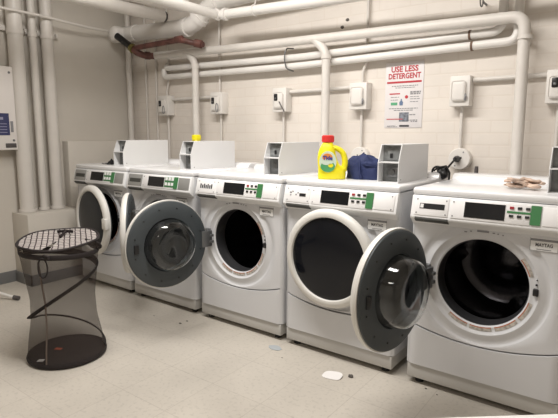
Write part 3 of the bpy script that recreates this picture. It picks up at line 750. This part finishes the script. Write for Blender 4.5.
# conduits joining them
def cond(pts, r_, lab, fr_=.03): tag(B().tube(fillet(pts, fr_) if len(pts) > 2 else pts, r_, 10).build('conduit', 'pipe'), lab, 'conduit', 'thin conduits on the brick wall')
yc = .875
cond([(-1.934, yc, 1.545), (-1.397, yc, 1.545)], .014, 'horizontal conduit joining the two leftmost control boxes')
cond([(-.599, yc, 1.550), (-.060, yc, 1.555)], .014, 'horizontal conduit joining the lever box and the plain cover box')
cond([(.750, yc, 1.555), (1.148, yc, 1.560)], .014, 'horizontal conduit behind the far right vertical pipe')
cond([(-2.01, yc, 1.58), (-2.01, yc, 1.63), (-1.985, yc, 1.70), (-1.985, yc, 2.75)], .010, 'vertical conduit rising from the leftmost control box')
cond([(-1.335, yc, 1.58), (-1.335, yc, 2.75)], .009, 'vertical conduit rising from the box beside the left drop pipe')
cond([(.012, yc, 1.58), (.012, yc, 1.66), (.04, yc, 1.72), (.04, yc, 2.75)], .010, 'vertical conduit rising left of the poster')
cond([(-2.0, yc, 1.40), (-2.0, yc, 0)], .012, 'conduit dropping from the leftmost control box')
cond([(-1.325, yc, 1.40), (-1.325, yc, 0)], .010, 'conduit dropping from the second control box')
cond([(-.66, yc, 1.40), (-.66, yc, 0)], .010, 'conduit dropping from the lever box')
cond([(.012, yc, 1.40), (.012, yc, 1.145)], .010, 'short conduit from plain cover box down to the plate above navy bundle')
cond([(.694, yc, 1.40), (.694, yc, 1.145)], .010, 'short conduit from the box right of poster down to the plugged plate')
cond([(1.215, yc, 1.40), (1.215, yc, 0)], .012, 'conduit dropping from the box at the right edge')

def round_plate(x, z, label, plug):
    r = thing('outlet_plate', label, 'outlet', (x, .9, z), group='round outlet plates on the brick wall')
    o = B(); o.lathe([(0, -.05), (.062, -.05), (.066, -.046), (.066, 0)], (0, 0, 0), 'Y', 40); o.build('round_box', 'meter', r)
    o = B()
    for a in (60, 240): o.lathe([(0, -.054), (.004, -.053), (.005, -.049)], (.048*math.cos(math.radians(a)), 0, .048*math.sin(math.radians(a))), 'Y', 8)
    o.build('screws', 'inkgrey', r)
    o = B()
    for dx, dz in ((-.012, .008), (.012, .008), (0, -.012)): o.box(dx-.003, dx+.003, -.053, -.049, dz-.006, dz+.006)
    o.build('socket_holes', 'black', r, smooth=False)
    return r
round_plate(.012, 1.078, 'round white outlet plate partly behind the navy bundle', False)
round_plate(.700, 1.083, 'round white outlet plate with black plug, above nearest washer', True)
pl = thing('extension_plug', 'black plug and cord from round plate to behind the nearest washer', 'power cord', (.690, .85, 1.083))
o = B(); o.lathe([(0, -.05), (.012, -.05), (.020, -.02), (.020, 0), (0, 0)], (0, 0, 0), 'Y', 20); o.build('plug', 'black', pl)
o = B(); o.tube(fillet([(0, -.045, 0), (-.012, -.06, -.02), (-.035, -.12, -.07), (-.045, -.16, -.085)], .02), .0065, 10); o.build('cord', 'black', pl)
cl = thing('cable_connector', 'tangle of black connectors between the two right-hand washers', 'connector', (.685, .62, 1.012))
bm = bmesh.new(); bmesh.ops.create_icosphere(bm, subdivisions=3, radius=.034)
for v in bm.verts: v.co *= 1+.45*noise.noise(v.co*45)
o = B(); o.join(bm); o.build('connector_body', 'black', cl)
o = B(); o.tube([(-.03+.03*math.cos(t), -.02, .005+.03*math.sin(t)) for t in [2*PI*k/20 for k in range(20)]], .006, 8, closed=True); o.tube([(-.05, -.02, .01), (-.025, -.03, .03), (.02, -.02, .04), (.035, 0, 0), (.03, .01, -.05)], .006, 8); o.build('cable_loops', 'black', cl)
o = B(); o.lathe([(0, -.03), (.012, -.03), (.012, .0), (.010, .02), (0, .02)], (.02, 0, 0), 'Z', 12)
tag(o.build('water_valve', 'rubber', loc=(.80, .80, 1.025)), 'small dark valve peeking above the rear of nearest washer', 'valve')

# ------------------------------------------------------------------ poster
ps = thing('poster', 'white laundry poster with red USE LESS DETERGENT heading on brick wall', 'poster', (.305, .8985, 1.488))
o = B(); o.box(-.132, .130, -.003, .0, -.212, .212, bev=.0008); o.build('sheet', 'paper', ps)
def T(x, z, t, s, m='redink', w=None, name='heading', b_=.0): return text_mesh(t, s, name, m, ps, Matrix.Translation((x, -.0045, z)) @ FRONT, bold=b_, width=w)
T(0, .166, 'USE LESS', .050, w=.185, b_=.0012); T(0, .122, 'DETERGENT', .048, w=.222, b_=.0012)
o = B(); o.box(-.120, .118, -.0045, -.003, .078, .090); o.build('red_rule', 'redink', ps, smooth=False)
o = B(); rnd = random.Random(3)
for z, x0, x1, h in [(.060, -.085, .095, .005), (.048, -.06, .075, .004), (.018, .045, .115, .010), (.006, .045, .115, .008), (-.012, .045, .105, .004), (-.026, .045, .11, .004), (-.044, .045, .10, .004), (-.012, -.09, -.03, .004), (-.030, -.09, -.035, .004), (-.086, -.10, .10, .005), (-.098, -.065, .07, .005), (-.128, .045, .085, .006), (-.163, .03, .10, .006), (-.172, .055, .10, .005), (-.205, -.11, -.04, .004), (-.199, -.11, -.05, .003)]:
    x = x0
    while x < x1-.004:
        w_ = min(rnd.uniform(.008, .022), x1-x); o.box(x, x+w_, -.0042, -.003, z-h/2, z+h/2); x += w_+.004
o.build('small_print', 'inkgrey', ps, smooth=False)
o = B(); o.box(-.022, .045, -.0045, -.003, -.206, -.194); o.build('footer_print', 'ink', ps, smooth=False)
o = B(); o.box(-.10, -.025, -.0042, -.003, .006, .014); o.build('subheading', 'redink', ps, smooth=False)
o = B(); o.box(-.088, -.042, -.0048, -.003, -.064, -.046, bev=.0008); o.build('green_block', 'postergreen', ps, smooth=False)
o = B(); o.prism([(-.026, -.066), (-.004, -.066), (-.002, -.045), (-.010, -.036), (-.012, -.024), (-.018, -.024), (-.020, -.036), (-.028, -.045)], 'Y', -.0048, -.003); o.build('small_bottle_picture', 'posterblue', ps, smooth=False)
o = B(); o.lathe([(0, -.0048), (.011, -.0048), (.011, -.003)], (.020, 0, -.012), 'Y', 20); o.build('red_dot', 'redink', ps)
o = B(); o.box(-.026, .040, -.0048, -.003, -.172, -.112); o.build('machine_picture', 'posterphoto', ps, smooth=False)
o = B(); o.box(-.115, .0, -.0052, -.003, -.158, -.153); o.build('red_pointer', 'redink', ps, smooth=False)

# ------------------------------------------------------------------ dispenser on the left wall
dp = thing('wall_dispenser', 'white metal vending dispenser with navy sticker on the left wall', 'dispenser', (-2.54, -.325, 1.10))
o = B(); o.box(0, .12, -.42, 0, 0, .645, bev=.006); o.build('cabinet', 'dispenser', dp)
o = B(); o.box(.119, .1225, -.33, -.055, .115, .285); s_ = o.build('sticker', 'navyink', dp, smooth=False)
o = B(); o.box(.1225, .124, -.20, -.10, .235, .255); o.box(.1225, .124, -.055, -.055+.0, .2, .2)
for k in range(4): o.box(.1225, .1235, -.20, -.075, .135+.022*k, .140+.022*k)
o.build('sticker_print', mat('sticker_print_pale', (.30, .30, .42), .5), s_, smooth=False)
o = B(); o.box(.1195, .124, -.046, -.026, .14, .225, bev=.001); o.build('picture_label', 'inkgrey', dp)
o = B(); o.box(.1195, .125, -.095, -.012, .018, .052, bev=.003); o.build('coin_return', 'rubber', dp)
for yy, zz in ((-.028, .60), (-.028, .075)):
    B().lathe([(0, .127), (.007, .126), (.010, .119)], (0, yy, zz), 'X', 16).build('lock', 'steel', dp)

# ------------------------------------------------------------------ floor items
# white tubular stand leg at the left edge
sd = thing('folding_stand', 'white tubular stand leg with dark foot entering at left edge', 'stand', (-2.04, -.60, 0))
o = B(); o.tube([(0, .0, .014), (-.22, -.12, .075), (-.45, -.25, .14)], .012, 12); o.build('leg', 'whitetube', sd)
o = B(); o.tube([(.018, .010, .015), (-.02, -.011, .021)], .0165, 12); o.build('rubber_foot', 'rubber', sd)
o = B(); o.tube([(-.45, .02, .013), (-.45, -.25, .14), (-.45, -.45, .55)], .012, 12); o.build('leg', 'whitetube', sd)

# pale table corner at the lower right
ex, ey = .762, .647
ta = thing('work_table', 'white table whose edge just shows at the bottom right corner', 'table', (1.53+.647*.248+.762*.10, -1.34-.762*.248+.647*.10, 0), math.atan2(ey, ex))
o = B(); o.box(-.40, .40, -.26, .26, .722, .75, bev=.010, seg=3); o.build('tabletop', 'litter', ta)
for sx in (-1, 1):
    for sy in (-1, 1): o = B(); o.tube([(sx*.34, sy*.20, 0), (sx*.34, sy*.20, .722)], .014, 12); o.build('leg', 'whitetube', ta)

def flatpiece(name, m, label, cat, loc, sx, sy, seed, h=.004, curl=.0, rz=0):
    bm = bmesh.new(); n = 28; c = bm.verts.new((0, 0, h)); ring = []; low = []
    for k in range(n):
        a = 2*PI*k/n; rr = 1+(.08 if curl else .22)*noise.noise(Vector((math.cos(a)*1.5+seed, math.sin(a)*1.5, seed)))
        sq = (abs(math.cos(a))**4+abs(math.sin(a))**4)**-.25 if curl else 1
        z = h + curl*max(0, math.cos(a-1))
        ring.append(bm.verts.new((sx*rr*sq*math.cos(a), sy*rr*sq*math.sin(a), z))); low.append(bm.verts.new((sx*rr*sq*math.cos(a)*.98, sy*rr*sq*math.sin(a)*.98, max(0, z-h))))
    for k in range(n):
        bm.faces.new((c, ring[k], ring[(k+1) % n])); bm.faces.new((ring[k], low[k], low[(k+1) % n], ring[(k+1) % n]))
    bm.faces.new(low[::-1]); bmesh.ops.recalc_face_normals(bm, faces=bm.faces)
    o = B(); o.join(bm); ob = o.build(name, m, loc=loc); ob.rotation_euler = (0, 0, rz); return tag(ob, label, cat)
flatpiece('paper_scrap', 'patch', 'flat blue-grey scrap lying on floor before the middle washer', 'scrap', (-.003, -.094, .0005), .045, .028, 2.3, .002)
flatpiece('dryer_sheet', 'litter', 'crumpled white sheet on floor before the closed door washer', 'litter', (.435, -.185, .0005), .050, .036, 5.1, .003, .008, .2)
blob('lint_ball', 'crumb', 'small grey-brown lint lump beside the white sheet', 'lint', (.515, -.135, .001), (.014, .010, .008), 3, sub=3)
for x, y_, s, lab in ((-.715, -.120, .008, 'tiny dark crumb on floor before the middle washer, right of a longer one'), (-.722, -.175, .011, 'longer dark crumb on open floor before the middle washer'),
                   (-.968, -.19, .006, 'tiny dark speck on floor left of the other crumbs'), (.866, -.018, .007, 'tiny dark pebble at front edge of the nearest washer'), (.928, -.041, .005, 'smallest dark pebble right of another before the nearest washer'), (.106, -.173, .005, 'tiny dark speck on floor right of the blue-grey scrap')):
    bm = bmesh.new(); bmesh.ops.create_icosphere(bm, subdivisions=2, radius=s*.6)
    for v in bm.verts: v.co.z = max(-.3*s, v.co.z*.5)+.3*s; v.co.x *= 1.6; v.co.xy *= 1+.4*noise.noise(v.co*200)
    o = B(); o.join(bm); tag(o.build('crumb', 'crumb', loc=(x, y_, .0003)), lab, 'crumb', 'crumbs on the floor')

# ------------------------------------------------------------------ lights (ceiling fluorescent over the washers, added fill behind the camera)
def area(name, loc, sx, sy, e, col, rot=(0, 0, 0)):
    l = bpy.data.lights.new(name, 'AREA'); l.shape = 'RECTANGLE'; l.size = sx; l.size_y = sy; l.energy = e; l.color = col
    o = bpy.data.objects.new(name, l); C.objects.link(o); o.location = loc; o.rotation_euler = rot
area('ceiling_lamp', (-.1, -.68, 2.70), 2.2, .35, 68, (1.0, .965, .925))
area('ceiling_lamp_rear', (.9, -3.0, 2.70), 1.3, .35, 14, (1.0, .93, .87))  # added unseen light, a weak fill from behind the camera
w = bpy.data.worlds.new('world'); bpy.context.scene.world = w; w.use_nodes = True
w.node_tree.nodes['Background'].inputs[0].default_value = (1, .95, .9, 1); w.node_tree.nodes['Background'].inputs[1].default_value = .05

# ------------------------------------------------------------------ camera
cam = bpy.data.cameras.new('camera'); co = bpy.data.objects.new('camera', cam); C.objects.link(co)
cam.sensor_width = 36; cam.lens = 489.34/558*36; cam.clip_start = .02
yaw, pit, rol = -.6416, .1502, .0037
f = Vector((math.sin(yaw)*math.cos(pit), math.cos(yaw)*math.cos(pit), -math.sin(pit))); r0 = Vector((math.cos(yaw), -math.sin(yaw), 0)); u0 = r0.cross(f)
r1 = r0*math.cos(rol)+u0*math.sin(rol); u1 = -r0*math.sin(rol)+u0*math.cos(rol)
co.matrix_world = Matrix(((r1.x, u1.x, -f.x, 1.6248), (r1.y, u1.y, -f.y, -2.2398), (r1.z, u1.z, -f.z, 1.2254), (0, 0, 0, 1)))
s = bpy.context.scene; s.camera = co
s.view_settings.view_transform = 'Standard'; s.view_settings.look = 'None'; s.view_settings.gamma = 1; s.view_settings.exposure = .22; s.view_settings.use_curve_mapping = False
